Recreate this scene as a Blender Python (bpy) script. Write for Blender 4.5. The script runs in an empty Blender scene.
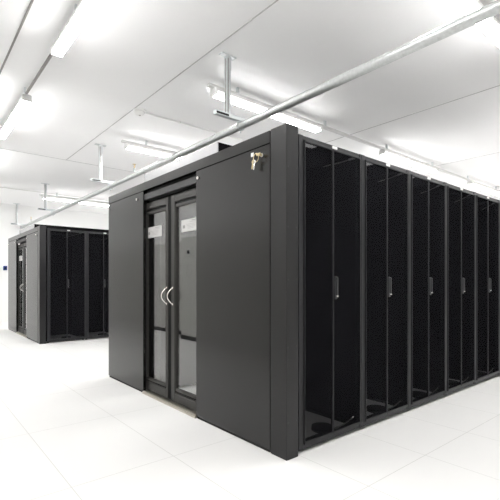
import bpy, bmesh, math, random
from mathutils import Vector, Matrix
random.seed(4)
S = bpy.context.scene
COL = S.collection

# ------------------------------------------------------------------ materials
def mat(name, base, rough=.5, metal=0.0, spec=.5, noise=0.0, nscale=40.0, bump=0.0, stretch=(1, 1, 1), emis=None, coat=0):
    m = bpy.data.materials.new(name); m.use_nodes = True
    nt = m.node_tree; b = nt.nodes['Principled BSDF']
    b.inputs['Base Color'].default_value = (*base, 1)
    b.inputs['Roughness'].default_value = rough
    b.inputs['Metallic'].default_value = metal
    b.inputs['Specular IOR Level'].default_value = spec
    b.inputs['Coat Weight'].default_value = coat
    if emis:
        b.inputs['Emission Color'].default_value = (*emis[0], 1)
        b.inputs['Emission Strength'].default_value = emis[1]
    if noise or bump:
        tc = nt.nodes.new('ShaderNodeTexCoord'); mp = nt.nodes.new('ShaderNodeMapping')
        mp.inputs['Scale'].default_value = stretch
        n = nt.nodes.new('ShaderNodeTexNoise'); n.inputs['Scale'].default_value = nscale
        n.inputs['Detail'].default_value = 4
        nt.links.new(tc.outputs['Object'], mp.inputs[0]); nt.links.new(mp.outputs[0], n.inputs['Vector'])
        if noise:
            r = nt.nodes.new('ShaderNodeMapRange')
            r.inputs['To Min'].default_value = 1 - noise; r.inputs['To Max'].default_value = 1 + noise
            nt.links.new(n.outputs['Fac'], r.inputs['Value'])
            mx = nt.nodes.new('ShaderNodeVectorMath'); mx.operation = 'SCALE'
            mx.inputs[0].default_value = base
            nt.links.new(r.outputs[0], mx.inputs['Scale']); nt.links.new(mx.outputs[0], b.inputs['Base Color'])
        if bump:
            bp = nt.nodes.new('ShaderNodeBump'); bp.inputs['Strength'].default_value = bump
            bp.inputs['Distance'].default_value = .002
            nt.links.new(n.outputs['Fac'], bp.inputs['Height']); nt.links.new(bp.outputs[0], b.inputs['Normal'])
    return m

M = {}
M['panel'] = mat('satin_graphite', (.0018, .0017, .0016), .24, spec=.56, noise=.12, nscale=60, stretch=(1, 1, .08), bump=.05)
M['post'] = mat('graphite_post', (.0125, .0125, .013), .33, spec=.42, noise=.06, nscale=50)
M['frame'] = mat('charcoal_frame', (.022, .022, .024), .38, spec=.3)
M['black'] = mat('matt_black', (.006, .006, .006), .6, spec=.3)
M['carcass'] = mat('cabinet_black', (.010, .010, .011), .9, spec=.0)
M['leaf'] = mat('door_leaf_grey', (.030, .029, .027), .38, spec=.35)
M['gasket'] = mat('rubber_black', (.004, .004, .004), .7, spec=.2)
M['alu'] = mat('brushed_aluminium', (.55, .52, .46), .35, metal=.9, noise=.1, nscale=80)
M['chrome'] = mat('polished_steel', (.85, .83, .8), .16, metal=1)
M['brass'] = mat('brass', (.66, .55, .34), .3, metal=.9)
M['galv'] = mat('galvanised_steel', (.60, .62, .62), .38, metal=.55, noise=.22, nscale=45, bump=.1)
M['zinc'] = mat('zinc_channel', (.62, .65, .66), .38, metal=.5, noise=.06)
M['white'] = mat('white_enamel', (.82, .82, .81), .4)
M['rail'] = mat('rail_grey', (.30, .29, .27), .5)
M['railw'] = mat('rail_white', (.68, .68, .67), .45)
M['tray'] = mat('grey_tray', (.88, .87, .85), .5)
M['polyc'] = mat('frosted_panel', (.42, .42, .43), .25, noise=.05, nscale=3)
M['handle'] = mat('handle_grey', (.035, .035, .037), .3)
M['baseboard'] = mat('dark_baseboard', (.03, .03, .03), .5)
M['wall'] = mat('white_wall_paint', (.90, .90, .895), .6, noise=.01, nscale=5, bump=.03)
def two_tone(name, top, low, z):
    m = mat(name, top, .6); nt = m.node_tree; N = nt.nodes.new; L = nt.links.new
    tc = N('ShaderNodeTexCoord'); sp = N('ShaderNodeSeparateXYZ'); L(tc.outputs['Object'], sp.inputs[0])
    g = N('ShaderNodeMath'); g.operation = 'GREATER_THAN'; g.inputs[1].default_value = z; L(sp.outputs[2], g.inputs[0])
    mx = N('ShaderNodeMix'); mx.data_type = 'RGBA'; L(g.outputs[0], mx.inputs['Factor'])
    mx.inputs['A'].default_value = (*low, 1); mx.inputs['B'].default_value = (*top, 1)
    L(mx.outputs['Result'], nt.nodes['Principled BSDF'].inputs['Base Color'])
    return m
M['wall2'] = two_tone('two_tone_wall_paint', (.90, .90, .895), (.64, .635, .61), 2.07)
M['blue'] = mat('blue_plastic', (.02, .05, .22), .4)
M['amber'] = mat('amber_bulb', (.8, .6, .35), .15)
M['paper'] = mat('white_sticker', (.50, .50, .49), .5)
M['ink'] = mat('sticker_ink', (.25, .25, .25), .6)
M['trunk'] = mat('trunking_dark', (.26, .25, .24), .5)
M['joint'] = mat('joint_grey', (.5, .5, .5), .6)
M['joint_pale'] = mat('joint_pale', (.68, .68, .66), .6)
M['lamp_side'] = mat('lamp_skirt', (.9, .9, .9), .4, emis=((1.0, .99, .98), 2.0))
M['lamp'] = mat('lamp_diffuser', (.9, .9, .9), .4, emis=((1.0, .99, .98), 20.0))

def panels(name, base, line, px, py, ox, oy, w, rough, spec, nz):
    """plain surface divided by thin joint lines on a px x py grid (object space = world space)"""
    m = bpy.data.materials.new(name); m.use_nodes = True
    nt = m.node_tree; b = nt.nodes['Principled BSDF']; L = nt.links.new; N = nt.nodes.new
    tc = N('ShaderNodeTexCoord'); sp = N('ShaderNodeSeparateXYZ'); L(tc.outputs['Object'], sp.inputs[0])
    def math_(op, a, b_=None):
        n = N('ShaderNodeMath'); n.operation = op
        for i, v in enumerate((a, b_)):
            if v is None: continue
            if isinstance(v, (int, float)): n.inputs[i].default_value = v
            else: L(v, n.inputs[i])
        return n.outputs[0]
    def dist(sock, off, per):
        t = math_('DIVIDE', math_('SUBTRACT', sock, off), per)
        f = math_('SUBTRACT', t, math_('ROUND', t))
        return math_('MULTIPLY', math_('ABSOLUTE', f), per)
    if isinstance(px, tuple):        # lists of joint positions
        d = None
        for sock, vals in ((sp.outputs[0], px), (sp.outputs[1], py)):
            for v in vals:
                e = math_('ABSOLUTE', math_('SUBTRACT', sock, v))
                d = e if d is None else math_('MINIMUM', d, e)
    else:
        d = math_('MINIMUM', dist(sp.outputs[0], ox, px), dist(sp.outputs[1], oy, py))
    msk = math_('LESS_THAN', d, w / 2)
    no = N('ShaderNodeTexNoise'); no.inputs['Scale'].default_value = 3.0; no.inputs['Detail'].default_value = 6
    L(tc.outputs['Object'], no.inputs['Vector'])
    mr = N('ShaderNodeMapRange'); mr.inputs['To Min'].default_value = 1 - nz; mr.inputs['To Max'].default_value = 1 + nz
    L(no.outputs['Fac'], mr.inputs['Value'])
    sc = N('ShaderNodeVectorMath'); sc.operation = 'SCALE'; sc.inputs[0].default_value = base; L(mr.outputs[0], sc.inputs['Scale'])
    mix = N('ShaderNodeMix'); mix.data_type = 'RGBA'
    L(msk, mix.inputs['Factor']); L(sc.outputs[0], mix.inputs['A']); mix.inputs['B'].default_value = (*line, 1)
    L(mix.outputs['Result'], b.inputs['Base Color'])
    b.inputs['Roughness'].default_value = rough; b.inputs['Specular IOR Level'].default_value = spec
    return m
M['floor'] = panels('pale_floor_tiles', (.82, .817, .808), (.63, .63, .61), .6633, 1.09, .13, .55, .005, .5, .25, .012)
M['ceiling'] = panels('white_ceiling_panels', (.93, .93, .935), (.58, .58, .58), (99.0,), (99.0,), 0, 0, .010, .7, .2, .008)

def glassy(name, tint, trans, rough, fres=True):
    """thin sheet: part transparent, part glossy by Fresnel"""
    m = bpy.data.materials.new(name); m.use_nodes = True
    nt = m.node_tree; L = nt.links.new; N = nt.nodes.new
    nt.nodes.remove(nt.nodes['Principled BSDF'])
    out = nt.nodes['Material Output']
    t = N('ShaderNodeBsdfTransparent'); t.inputs[0].default_value = (*tint, 1)
    if fres:
        g = N('ShaderNodeBsdfGlossy'); g.inputs['Roughness'].default_value = rough; g.inputs[0].default_value = (1, 1, 1, 1)
        f = N('ShaderNodeFresnel'); f.inputs['IOR'].default_value = 1.5
        mx = N('ShaderNodeMixShader'); L(f.outputs[0], mx.inputs[0]); L(t.outputs[0], mx.inputs[1]); L(g.outputs[0], mx.inputs[2])
        ge = N('ShaderNodeNewGeometry'); ir = N('ShaderNodeMapRange')      # same reflectance on both faces of the sheet
        ir.inputs['To Min'].default_value = 1.75; ir.inputs['To Max'].default_value = 1 / 1.75
        L(ge.outputs['Backfacing'], ir.inputs['Value']); L(ir.outputs[0], f.inputs['IOR'])
    else:
        p = N('ShaderNodeBsdfDiffuse'); p.inputs[0].default_value = (.012, .012, .014, 1)
        mx = N('ShaderNodeMixShader'); mx.inputs[0].default_value = 1 - trans
        L(t.outputs[0], mx.inputs[1]); L(p.outputs[0], mx.inputs[2])
    L(mx.outputs[0], out.inputs[0])
    return m
M['glass'] = glassy('clear_glass', (.95, .96, .95), 1, .0)
def opal():
    m = bpy.data.materials.new('opal_sheet'); m.use_nodes = True
    nt = m.node_tree; nt.nodes.remove(nt.nodes['Principled BSDF']); N = nt.nodes.new; L = nt.links.new
    a = N('ShaderNodeBsdfTranslucent'); a.inputs[0].default_value = (.9, .9, .9, 1)
    b = N('ShaderNodeBsdfTransparent'); mx = N('ShaderNodeMixShader'); mx.inputs[0].default_value = .5
    L(a.outputs[0], mx.inputs[1]); L(b.outputs[0], mx.inputs[2]); L(mx.outputs[0], nt.nodes['Material Output'].inputs[0])
    return m
M['opal'] = opal()
M['mesh'] = glassy('perforated_black_sheet', (1, 1, 1), .50, .5, fres=False)

# ------------------------------------------------------------------ builders
class MB:
    def __init__(s): s.bm = bmesh.new()
    def box(s, x0, x1, y0, y1, z0, z1, bev=0, mi=0):
        t = bmesh.new()
        bmesh.ops.create_cube(t, size=1)
        for v in t.verts:
            v.co = Vector(((x0 + x1) / 2 + v.co.x * (x1 - x0), (y0 + y1) / 2 + v.co.y * (y1 - y0), (z0 + z1) / 2 + v.co.z * (z1 - z0)))
        if bev: bmesh.ops.bevel(t, geom=t.edges[:], offset=bev, segments=2, affect='EDGES', profile=.5)
        for f in t.faces: f.material_index = mi
        s._add(t); return s
    def cyl(s, a, b, r, r2=None, n=20, mi=0):
        a = Vector(a); b = Vector(b); d = b - a
        t = bmesh.new()
        bmesh.ops.create_cone(t, cap_ends=True, segments=n, radius1=r, radius2=r if r2 is None else r2, depth=d.length)
        q = Vector((0, 0, 1)).rotation_difference(d.normalized()).to_matrix().to_4x4()
        t.transform(Matrix.Translation((a + b) / 2) @ q)
        for f in t.faces: f.smooth = len(f.verts) == 4; f.material_index = mi
        s._add(t); return s
    def sphere(s, c, r, sc=(1, 1, 1)):
        t = bmesh.new(); bmesh.ops.create_uvsphere(t, u_segments=16, v_segments=10, radius=r)
        for v in t.verts: v.co = Vector((v.co.x * sc[0] + c[0], v.co.y * sc[1] + c[1], v.co.z * sc[2] + c[2]))
        for f in t.faces: f.smooth = True
        s._add(t); return s
    def tube(s, pts, r, n=10, closed=False):
        pts = [Vector(p) for p in pts]; N = len(pts); rings = []; bm = s.bm; up = None
        for i, p in enumerate(pts):
            a = pts[(i - 1) % N] if closed or i else pts[0]; b = pts[(i + 1) % N] if closed or i < N - 1 else pts[-1]
            d = (b - a).normalized()
            if up is None:
                up = Vector((0, 0, 1)) if abs(d.z) < .9 else Vector((0, 1, 0))
            u = (up - d * up.dot(d)).normalized(); up = u; w = d.cross(u)
            rings.append([bm.verts.new(p + (u * math.cos(k * 2 * math.pi / n) + w * math.sin(k * 2 * math.pi / n)) * r) for k in range(n)])
        for i in range(N if closed else N - 1):
            A, B = rings[i], rings[(i + 1) % N]
            for k in range(n):
                f = bm.faces.new((A[k], A[(k + 1) % n], B[(k + 1) % n], B[k])); f.smooth = True
        if not closed:
            bm.faces.new(rings[0][::-1]); bm.faces.new(rings[-1])
        return s
    def frame(s, x0, x1, z0, z1, y0, y1, w, wt=None, wb=None, axis='y', bev=0):
        """rectangular ring; axis y: spans x/z, thick in y.  axis x: spans y(as x0..x1)/z, thick in x (y0..y1)"""
        wt = wt or w; wb = wb or w
        for (a0, a1, c0, c1) in ((x0, x0 + w, z0, z1), (x1 - w, x1, z0, z1), (x0 + w, x1 - w, z1 - wt, z1), (x0 + w, x1 - w, z0, z0 + wb)):
            if axis == 'y': s.box(a0, a1, y0, y1, c0, c1, bev)
            else: s.box(y0, y1, a0, a1, c0, c1, bev)
        return s
    def _add(s, t):
        me = bpy.data.meshes.new('t'); t.to_mesh(me); t.free(); s.bm.from_mesh(me); bpy.data.meshes.remove(me)
    def build(s, name, m, parent=None, loc=(0, 0, 0), rz=0):
        me = bpy.data.meshes.new(name)
        bmesh.ops.recalc_face_normals(s.bm, faces=s.bm.faces[:])
        s.bm.to_mesh(me); s.bm.free()
        for k in (m if isinstance(m, (list, tuple)) else [m]): me.materials.append(k)
        o = bpy.data.objects.new(name, me); COL.objects.link(o)
        o.location = loc; o.rotation_euler = (0, 0, rz)
        if parent: o.parent = parent
        return o

def thing(name, label, cat, loc=(0, 0, 0), rz=0, group=None):
    o = bpy.data.objects.new(name, None); COL.objects.link(o)
    o.empty_display_size = .1
    o.location = loc; o.rotation_euler = (0, 0, rz); return tag(o, label, cat, group)
def tag(o, label, cat, group=None):
    o['label'] = label; o['category'] = cat
    if group: o['group'] = group
    return o
def struct(o): o['kind'] = 'structure'; return o
KIDS = {}
def children(o): return [c for c in bpy.data.objects if c.parent == o]
def copy_tree(o, parent=None):
    c = o.copy(); COL.objects.link(c); c.parent = parent
    for ch in children(o): copy_tree(ch, c)
    return c
def dup(o, loc, label, rz=None, group=None):
    c = copy_tree(o); c.location = loc; c['label'] = label
    if rz is not None: c.rotation_euler = (0, 0, rz)
    if group: c['group'] = group
    return c

# ------------------------------------------------------------------ the setting
XL, XR, YF, YB, HC = -2.30, 12.2, -5.2, 11.26, 3.35
struct(MB().box(XL - .6, XR + .2, YF - .2, YB + .2, -.12, 0).build('floor', M['floor']))
struct(MB().box(XL - .6, XR + .2, YF - .2, YB + .2, HC, HC + .15).build('ceiling', M['ceiling']))
struct(MB().box(XL - .6, XR + .2, YB, YB + .15, 0, HC).build('wall_back', M['wall']))
struct(MB().box(XR, XR + .15, YF, YB, 0, HC).build('wall_right', M['wall']))
struct(MB().box(XL - .6, XR + .2, YF - .15, YF, 0, HC).build('wall_front', M['wall2']))
w = MB().box(XL - .15, XL, YF, 5.5, 0, HC).box(XL - .5, XL - .15, 5.35, 5.5, 0, HC)
w.box(XL - .5, XL - .32, 5.5, YB, 0, HC)
struct(w.build('wall_left', M['wall2']))
b = MB().box(XL, XL + .012, YF, 5.512, 0, .085).box(XL - .32, XL + .012, 5.5, 5.512, 0, .085).box(XL - .32, XL - .308, 5.512, YB, 0, .085)
struct(b.build('baseboard_left', M['baseboard']))
struct(MB().box(XL - .3, XR, YB - .012, YB, 0, .04).build('baseboard_back', M['wall']))

# dark ceiling joint profile on the left
struct(MB().box(-1.192, -1.178, YF, YB, HC - .012, HC).build('trim_1', M['trunk']))

k = 2
for (x0, x1, y0, y1, mt) in ((.257, .269, YF, 5.80, 'joint'), (3.094, 3.106, YF, 5.80, 'joint'), (5.704, 5.716, YF, 5.80, 'joint'), (8.444, 8.456, YF, 5.80, 'joint'),
                         (XL, XR, 5.803, 5.819, 'joint'), (XL, XR, 8.98, 9.06, 'joint_pale')):
    struct(MB().box(x0, x1, y0, y1, HC - .003, HC).build('trim_%d' % k, M[mt])); k += 1

# ------------------------------------------------------------------ server cabinet
CW, CD, CH, PITCH = .716, 1.08, 2.20, .72
def make_cabinet(label, group):
    t = thing('server_cabinet', label, 'server cabinet', group=group)
    # carcass: open front; sides, back, top (with a cable slot), base plinth
    c = MB()
    c.box(0, .018, .05, CD, .03, CH - .004).box(CW - .018, CW, .05, CD, .03, CH - .004)
    c.box(.018, CW - .018, CD - .02, CD, .03, CH - .004)
    zr0, zr1 = CH - .012, CH - .004            # roof with a cable slot near the front left
    c.box(.018, CW - .018, .05, .09, zr0, zr1).box(.018, .08, .09, .16, zr0, zr1).box(.30, CW - .018, .09, .16, zr0, zr1)
    c.box(.018, CW - .018, .16, CD - .02, zr0, zr1)
    c.box(.018, CW - .018, .06, CD - .02, .03, .05)
    c.build('carcass', M['carcass'], t)
    f = MB()
    f.box(0, .046, .012, .05, .022, CH, .003).box(CW - .018, CW, .012, .05, .022, CH, .003)
    f.box(.046, CW - .018, .018, .05, CH - .03, CH, .003).box(.046, CW - .018, .018, .05, .022, .052, .003)
    f.build('front_frame', M['frame'], t)
    mid = CW / 2
    for side, (x0, x1) in enumerate(((.048, mid - .0015), (mid + .0015, CW - .020))):
        d = MB()
        st = .006
        d.frame(x0, x1, .056, CH - .034, .002, .02, st, .012, .02, bev=.0015)
        dl = d.build('door', M['frame'], t)
        MB().box(x0 + st, x1 - st, .008, .0105, .076, CH - .046).build('perforated_sheet', M['mesh'], dl)
    # swing handle on the right leaf next to the meeting edge
    h = MB()
    h.box(mid + .008, mid + .034, -.008, .004, 1.055, 1.225, .004)
    h.box(mid + .011, mid + .030, -.022, -.008, 1.085, 1.220, .006)
    hl = h.build('handle', M['handle'], t)
    k = MB(); k.cyl((mid + .026, -.018, 1.078), (mid + .026, -.006, 1.078), .007)
    k.cyl((mid + .026, -.024, 1.078), (mid + .026, -.017, 1.078), .0035)
    k.build('lock', M['chrome'], hl)
    MB().box(mid + .004, mid + .060, .012, .02, CH - .026, CH - .006, .002).build('label_plate', M['white'], t)
    # inside, dimly seen through the sheet
    MB().tube([(.30, .05, 2.035), (.48, .046, 2.095), (.60, .042, 2.14), (.66, .04, 2.160)], .004).build('reflection_streak', M['rail'], t)  # added rod standing in for a lamp reflection streak on the door
    MB().cyl((.60, .042, 2.142), (.685, .040, 2.170), .008).build('streak_highlight', M['railw'], t)  # bright end of that reflection, modelled as a paler, thicker rod
    MB().box(.05, .62, .07, .75, .05, .056, .002).build('cable_tray', M['tray'], t)
    p = MB(); p.cyl((.37, .115, .056), (.37, .115, .085), .085, n=28)
    p.box(.05, .66, .055, .075, .056, .064, .002)
    p.build('cable_grommet', M['black'], t)
    pts = [(.42 + .25 * u, .05 + .01 * (1 - u), .062 + .05 * u ** 2.0) for u in [i / 10 for i in range(11)]]
    MB().tube(pts, .0045).build('earth_cable', M['rail'], t)
    MB().cyl(pts[-2], (.695, .05, .120), .0075).build('cable_lug', M['chrome'], t)
    for fx, fy in ((.03, .09), (CW - .03, .09), (.03, CD - .08), (CW - .03, CD - .08)):
        MB().cyl((fx, fy, 0), (fx, fy, .014), .022).cyl((fx, fy, .014), (fx, fy, .034), .009).build('foot', M['black'], t)
    # servers' mounting posts and a few blanked shelves deep inside
    m_ = MB()
    for xx in (.075, CW - .10): m_.box(xx, xx + .025, .56, .58, .09, 2.0).box(xx, xx + .025, .90, .92, .09, 2.0)
    m_.build('mounting_post', M['carcass'], t)
    return t

order = ['first', 'second', 'third', 'fourth', 'fifth', 'sixth']
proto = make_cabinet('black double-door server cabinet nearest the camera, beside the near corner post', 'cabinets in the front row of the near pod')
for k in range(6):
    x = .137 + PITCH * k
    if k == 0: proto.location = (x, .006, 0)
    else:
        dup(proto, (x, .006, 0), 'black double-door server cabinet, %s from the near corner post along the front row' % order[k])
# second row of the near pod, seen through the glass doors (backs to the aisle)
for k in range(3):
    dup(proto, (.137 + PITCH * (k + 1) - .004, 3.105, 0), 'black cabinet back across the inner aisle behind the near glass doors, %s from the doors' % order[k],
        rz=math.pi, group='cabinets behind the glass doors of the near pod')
# far pod, front row
FAR = 6.556
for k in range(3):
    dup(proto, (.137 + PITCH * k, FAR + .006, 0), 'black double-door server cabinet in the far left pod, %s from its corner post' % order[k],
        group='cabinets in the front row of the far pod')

# ------------------------------------------------------------------ end wall of a pod
PW = 3.116
Y1, Y2 = 1.106, 2.146
def screw(y, z):
    return MB().cyl((-.010, y, z), (.001, y, z), .0125, .014, n=20).cyl((-.013, y, z), (-.009, y, z), .006, n=12)
def make_post():
    t = thing('corner_post', 'dark grey corner post at the near edge of the large server pod', 'post')
    MB().box(0, .112, 0, .157, 0, 2.236, .004).build('column', M['post'], t)
    for z in (.25, .75, 1.2, 1.55, 1.95):
        for x in (.014, .094):
            MB().cyl((x, -.0015, z), (x, .001, z), .0045, n=10).build('screw', M['handle'], t)
    return t
def make_end_panel(y0, y1, label, locks, keyed=None):
    t = thing('end_panel', label, 'cabinet side panel')
    MB().box(0, .03, y0, y1, .022, 2.140, .003).build('sheet', M['panel'], t)
    MB().box(.008, .038, y0 + .012, y1 - .006, 0, .10).box(.03, .040, y0 + .003, y1 - .004, .1, 2.135).build('rear_stiffener', M['black'], t)
    for y in locks: screw(y, 2.076).build('lock', M['chrome'], t)
    return t
def make_header():
    t = thing('header_beam', 'long dark grey header beam along the top of the near pod end wall', 'beam')
    MB().box(0, .115, .163, PW, 2.146, 2.232, .003).build('fascia', M['panel'], t)
    return t
def make_door_unit():
    t = thing('double_glass_door', 'dark framed double glass door with curved chrome handles in the near pod', 'door')
    # track housing under the header
    MB().box(.012, .10, Y1 - .0, Y2 + .0, 2.046, 2.108, .003).build('track_cover', M['frame'], t)
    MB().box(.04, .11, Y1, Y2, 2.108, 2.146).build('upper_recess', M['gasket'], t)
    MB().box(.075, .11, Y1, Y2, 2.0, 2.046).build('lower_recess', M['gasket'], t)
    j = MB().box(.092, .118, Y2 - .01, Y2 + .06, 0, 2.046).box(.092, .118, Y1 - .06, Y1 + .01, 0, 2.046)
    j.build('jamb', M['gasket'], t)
    s = MB().box(-.012, .10, Y1, Y2, 0, .020, .002).box(-.002, .03, Y1, Y2, .020, .028, .002)
    s.build('threshold', M['alu'], t)
    mid = (Y1 + Y2) / 2
    for sgn, (a, b_) in ((1, (mid + .062, Y2 + .075)), (-1, (Y1 - .075, mid - .002))):
        st = .040 if sgn > 0 else .066
        l = MB()
        l.frame(a, b_, .03, 2.018, .045, .085, st, .068, .092, axis='x', bev=.004)
        lf = l.build('door_leaf', M['leaf'], t)
        g = MB().frame(a + st, b_ - st, .122, 1.950, .055, .08, .012, .028, .018, axis='x', bev=.003)
        g.build('glazing_bead', M['gasket'], lf)
        i = MB().frame(a + st + .010, b_ - st - .010, .138, 1.924, .050, .078, .012, .026, .026, axis='x', bev=.002)
        i.build('inner_frame', M['leaf'], lf)
        MB().box(.064, .070, a + st + .020, b_ - st - .020, .160, 1.900).build('glass_pane', M['glass'], lf)
        if sgn > 0: MB().box(.052, .082, mid, mid + .062, .03, 2.018).build('meeting_seal', M['gasket'], lf)
        cy = 2.015 if sgn > 0 else 1.30
        sy0, sy1 = cy - .165, cy + .16
        so = MB().box(.0625, .0636, sy0, sy1, 1.647, 1.760).build('sticker', M['paper'], lf)
        q = MB()
        q.box(.0618, .0625, cy - .12, cy - .02, 1.742, 1.748).box(.0618, .0625, cy - .13, cy + .01, 1.730, 1.733)
        for r, zz in enumerate((1.712, 1.699, 1.686, 1.673)):
            q.box(.0618, .0625, cy - .10 + .012 * r, cy + .075 - .01 * r, zz, zz + .0025)
        q.box(.0618, .0625, cy + .095, cy + .135, 1.68, 1.71)
        q.build('sticker_print', M['ink'], so)
        hy = mid + .083 if sgn > 0 else mid - .034
        pts = [(.043 - .050 * math.sin(math.pi * u) ** .85, hy + .012 * math.sin(math.pi * u), 1.045 + .078 * (2 * u - 1)) for u in [i_ / 16 for i_ in range(17)]]
        hd = MB().tube(pts, .0062)
        hd.cyl((.038, hy, .967), (.046, hy, .967), .010).cyl((.038, hy, 1.123), (.046, hy, 1.123), .010)
        hd.build('handle', M['chrome'], lf)
    return t
def make_roof():
    t = thing('aisle_roof', 'raised pale fronted roof box over the inner aisle of the near pod', 'roof box')
    MB().box(.10, .112, .93, 2.33, 2.234, 2.372, .002).build('front_panel', M['polyc'], t)
    MB().box(.112, 4.40, .93, .942, 2.234, 2.372).box(.112, 4.40, 2.318, 2.33, 2.234, 2.372).box(4.385, 4.40, .942, 2.318, 2.234, 2.355).build('curb', M['carcass'], t)
    MB().box(.112, 4.40, .942, 2.318, 2.366, 2.370).build('skylight', M['opal'], t)
    return t
post = make_post()
pr = make_end_panel(.163, Y1, 'wide dark grey side panel with keys in its lock, right of the glass doors', (.24, 1.074))
pl = make_end_panel(Y2, PW, 'wide grey side panel left of the near glass doors', (2.294, 3.092))
hd = make_header(); du = make_door_unit(); rf = make_roof()
dup(post, (0, FAR, 0), 'dark grey corner post at the near edge of the far left pod')
dup(pr, (0, FAR, 0), 'narrow looking grey side panel right of the doorway in the far left pod')
dup(pl, (0, FAR, 0), 'narrow grey side panel at the left end of the far pod, by the back wall')
dup(hd, (0, FAR, 0), 'dark grey header beam along the top of the far left pod end wall')
dup(du, (0, FAR, 0), 'dark framed glass door in the end of the far left pod')
dup(rf, (0, FAR, 0), 'pale fronted roof box on top of the far left pod')

# keys in the lock of the near panel
ky = .276
t = thing('key_bunch', 'small bunch of brass keys hanging from the lock near the top of the dark panel', 'keys', (-.012, ky, 2.05))
k = MB(); k.cyl((-.002, -.036, .026), (-.022, -.036, .026), .010); k.box(-.03, -.02, -.055, -.014, .018, .034, .003)
k.build('inserted_key', M['brass'], t)
pts = [(-.026, -.010 + .028 * math.cos(a), .008 + .030 * math.sin(a)) for a in [i * 2 * math.pi / 20 for i in range(20)]]
MB().tube(pts, .0028, closed=True).build('ring', M['brass'], t)
for (dy, dz, ln, tilt) in ((.004, -.02, .055, .1), (.018, -.016, .050, .28)):
    k = MB(); c0 = Vector((-.028, dy, dz))
    k.cyl(c0 + Vector((-.002, 0, 0)), c0 + Vector((.002, 0, 0)), .015)
    k.cyl(c0, c0 + Vector((0, math.sin(tilt) * ln, -math.cos(tilt) * ln)), .006)
    k.build('key', M['chrome'] if dy < .01 else M['brass'], t)
k = MB().box(-.032, -.026, .012, .040, .022, .050, .003); k.build('key_tag', M['white'], t)

# ------------------------------------------------------------------ ceiling lights on their rails
LL = 1.72
ZT = HC - .105          # top of the fittings: they hang below their rails
def make_light(label, group):
    t = thing('ceiling_light', label, 'ceiling light', group=group)   # runs along +X from its base
    MB().box(0, LL, -.044, .044, -.036, 0, .006).build('housing', M['white'], t)
    df = MB().box(.03, LL - .03, -.050, .050, -.074, -.034, .014).build('diffuser', [M['lamp_side'], M['lamp']], t)
    for f in df.data.polygons: f.material_index = 1 if f.normal.z < -.3 else 0
    # prismatic underside is brighter than the side skirts
    MB().box(.0, .032, -.058, .058, -.077, -.002, .012).build('end_cap', M['white'], t)
    MB().box(LL - .032, LL, -.058, .058, -.077, -.002, .012).build('end_cap', M['white'], t)
    return t
g1, g2 = 'ceiling lights across the room', 'ceiling lights along the left side'
lp = make_light('x', g1)
rows = {-.65: 'over the right hand aisle', 1.69: 'just above the near pod', 3.97: 'beyond the near pod', 8.88: 'by the back wall'}
first = True
for Y, txt in rows.items():
    for k in range(3):
        X = .58 + 3.20 * k
        if X + LL > XR: continue
        lab = 'white tube light %s, %s from the left in its row' % (txt, order[k])
        if first: lp.location = (X, Y, ZT); lp['label'] = lab; first = False
        else: dup(lp, (X, Y, ZT), lab)
for Y, nm in rows.items():
    t = thing('lighting_rail', 'thin white lighting rail hung under the ceiling %s' % nm, 'rail', (0, Y, 0), group='white lighting rails')
    MB().box(.52, XR - .05, -.022, .022, ZT + .001, ZT + .036, .003).build('rail_body', M['railw'], t)
    for i in range(8):
        x = .9 + i * 1.5
        if x < XR: MB().box(x, x + .03, -.012, .012, ZT + .034, HC).build('bracket', M['zinc'], t)
for k, nm in enumerate(('nearest the camera, cut by the top edge', 'second along the left rail', 'third along the left rail', 'last along the left rail, at the back wall')):
    dup(lp, (-.91, .36 + 2.75 * k, ZT), 'white tube light %s' % nm, rz=math.pi / 2, group=g2).scale = (.93, .88, 1)
dup(lp, (-.90, -2.38, ZT), 'white tube light behind the camera on the left rail', rz=math.pi / 2, group=g2)
t = thing('lighting_rail', 'dark narrow lighting rail running under the ceiling at the left', 'rail', (-.91, 0, 0))
MB().box(-.009, .009, YF + .1, YB - .02, ZT + .001, ZT + .03, .003).build('rail_body', M['trunk'], t)
for i in range(9): MB().box(-.008, .008, -4.0 + i * 1.8, -3.98 + i * 1.8, ZT + .028, HC).build('bracket', M['zinc'], t)

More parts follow.
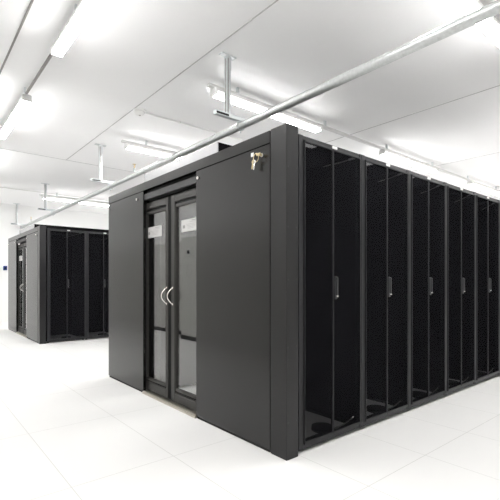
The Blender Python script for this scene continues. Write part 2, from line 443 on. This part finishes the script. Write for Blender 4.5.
# ------------------------------------------------------------------ sprinkler pipe, hangers, heads
PX, PZ = .60, 2.715
p = MB().cyl((PX, YF + .02, PZ), (PX, YB - .01, PZ), .036, n=28)
pipe = p.build('sprinkler_pipe', M['galv'])
tag(pipe, 'long galvanised pipe hung under the ceiling over the pods', 'pipe')
def make_hanger(label):
    t = thing('pipe_hanger', label, 'hanger', group='pipe hangers')       # origin at ceiling
    X0 = .44
    zf = PZ + .082
    c = MB()   # vertical C-channel
    c.box(X0 - .022, X0 + .022, -.022, -.018, zf, HC - .006).box(X0 - .022, X0 - .018, -.018, .022, zf, HC - .006).box(X0 + .018, X0 + .022, -.018, .022, zf, HC - .006)
    c.build('channel', M['zinc'], t)
    MB().box(X0 - .085, X0 + .085, -.03, .03, HC - .008, HC, .001).box(X0 + .022, X0 + .028, -.022, .022, HC - .14, HC - .008, .001).build('ceiling_plate', M['zinc'], t)
    MB().box(X0 - .15, PX + .06, -.022, .022, zf - .042, zf - .002, .002).build('foot_channel', M['zinc'], t)
    MB().box(X0 - .0232, X0 - .0218, -.004, .012, zf, HC - .03).box(X0 - .016, X0 - .004, -.0232, -.0218, zf, HC - .03).build('channel_groove', M['trunk'], t)
    MB().box(X0 - .145, X0 + .0, -.0235, -.021, zf - .034, zf - .014).build('channel_slot', M['black'], t)
    MB().tube([(PX + .044 * math.cos(a), 0, PZ + .044 * math.sin(a)) for a in [i * math.pi / 12 for i in range(24)]], .0065, closed=True).cyl((PX, 0, PZ + .045), (PX, 0, zf - .03), .006).cyl((PX, 0, PZ - .068), (PX, 0, PZ - .045), .007).build('clamp', M['zinc'], t)
    return t
h0 = make_hanger('steel pipe hanger nearest the camera, above the dark side panel'); h0.location = (0, 1.24, 0)
for y, l in ((4.61, 'pale steel pipe hanger above the left end of the near pod'), (7.99, 'small steel pipe hanger above the far left pod'), (11.05, 'smallest steel pipe hanger, beside the back wall')):
    dup(h0, (0, y, 0), l)
def make_head(label):
    t = thing('fire_sprinkler', label, 'sprinkler', group='fire sprinklers')
    MB().cyl((0, 0, .03), (0, 0, .09), .012).cyl((0, 0, .085), (0, 0, .10), .018, n=6).build('fitting', M['galv'], t)
    MB().tube([(0, .016, .10), (0, .022, .125), (0, .012, .15), (0, 0, .155), (0, -.012, .15), (0, -.022, .125), (0, -.016, .10)], .003).build('yoke', M['brass'], t)
    MB().cyl((0, 0, .10), (0, 0, .15), .006).build('bulb', M['amber'], t)
    MB().cyl((0, 0, .155), (0, 0, .160), .026, n=16).build('deflector', M['brass'], t)
    return t
s0 = make_head('small upright brass sprinkler on the pipe left of the roof box'); s0.location = (PX, 3.70, PZ)
dup(s0, (PX, 10.1, PZ), 'tiny upright sprinkler on the far end of the pipe by the back wall')

# ------------------------------------------------------------------ detector and its conduit
t = thing('smoke_detector', 'round white smoke detector on the ceiling beside a thin conduit', 'smoke detector', (.34, 2.96, HC))
MB().cyl((0, 0, -.022), (0, 0, 0), .075, .080, n=32).build('base', M['white'], t)
MB().cyl((0, 0, -.052), (0, 0, -.022), .052, .068, n=32).sphere((0, 0, -.052), .052, (1, 1, .25)).build('cap', M['white'], t)
MB().cyl((0, 0, -.068), (0, 0, -.058), .012, n=16).build('sensor', M['rail'], t)
c = MB().cyl((.402, 2.96, HC - .012), (8.0, 2.96, HC - .012), .010, n=12)
for i in range(6): c.box(.9 + i * 1.2, .93 + i * 1.2, 2.944, 2.976, HC - .026, HC, .002)
tag(c.build('conduit', M['white']), 'thin white conduit running across the ceiling from the smoke detector', 'conduit')

# ------------------------------------------------------------------ wall bits
t = thing('wall_button', 'small blue wall button box on the back wall left of the far pod', 'wall box', (.19, YB, 1.55))
MB().box(-.045, .045, -.045, 0, -.06, .06, .006).build('case', M['blue'], t)
MB().cyl((0, -.052, 0), (0, -.044, 0), .024).build('button', M['black'], t)
t = thing('thermostat', 'small black wall control reflected in the near glass door', 'thermostat', (XL, 5.19, 1.77))
MB().box(0, .02, -.06, .06, -.045, .045, .004).build('plate', M['white'], t)
MB().box(.02, .035, -.045, .045, -.035, .035, .004).build('display', M['black'], t)

# ------------------------------------------------------------------ world, camera, view
w = bpy.data.worlds.new('World'); S.world = w; w.use_nodes = True
w.node_tree.nodes['Background'].inputs[0].default_value = (.9, .93, 1, 1)
w.node_tree.nodes['Background'].inputs[1].default_value = .3

cam = bpy.data.cameras.new('Camera'); co = bpy.data.objects.new('Camera', cam); COL.objects.link(co)
cam.sensor_width = 36; cam.sensor_fit = 'HORIZONTAL'; cam.lens = 412 / 500 * 36
cam.shift_y = 31 / 500; cam.shift_x = 0; cam.clip_start = .02
co.location = (-1.929, -1.934, 1.19)
co.rotation_euler = (math.pi / 2, 0, -math.atan2(.641, .768))
S.camera = co
S.view_settings.view_transform = 'Standard'; S.view_settings.look = 'None'
S.view_settings.exposure = 1.84; S.view_settings.gamma = 1; S.view_settings.use_curve_mapping = False
try:
    S.cycles.sample_clamp_indirect = 4; S.cycles.max_bounces = 12; S.cycles.diffuse_bounces = 8; S.cycles.transparent_max_bounces = 24
    S.cycles.use_denoising = True; S.cycles.denoising_prefilter = 'ACCURATE'; print('DN', S.cycles.denoiser, S.cycles.denoising_input_passes)
except Exception: pass
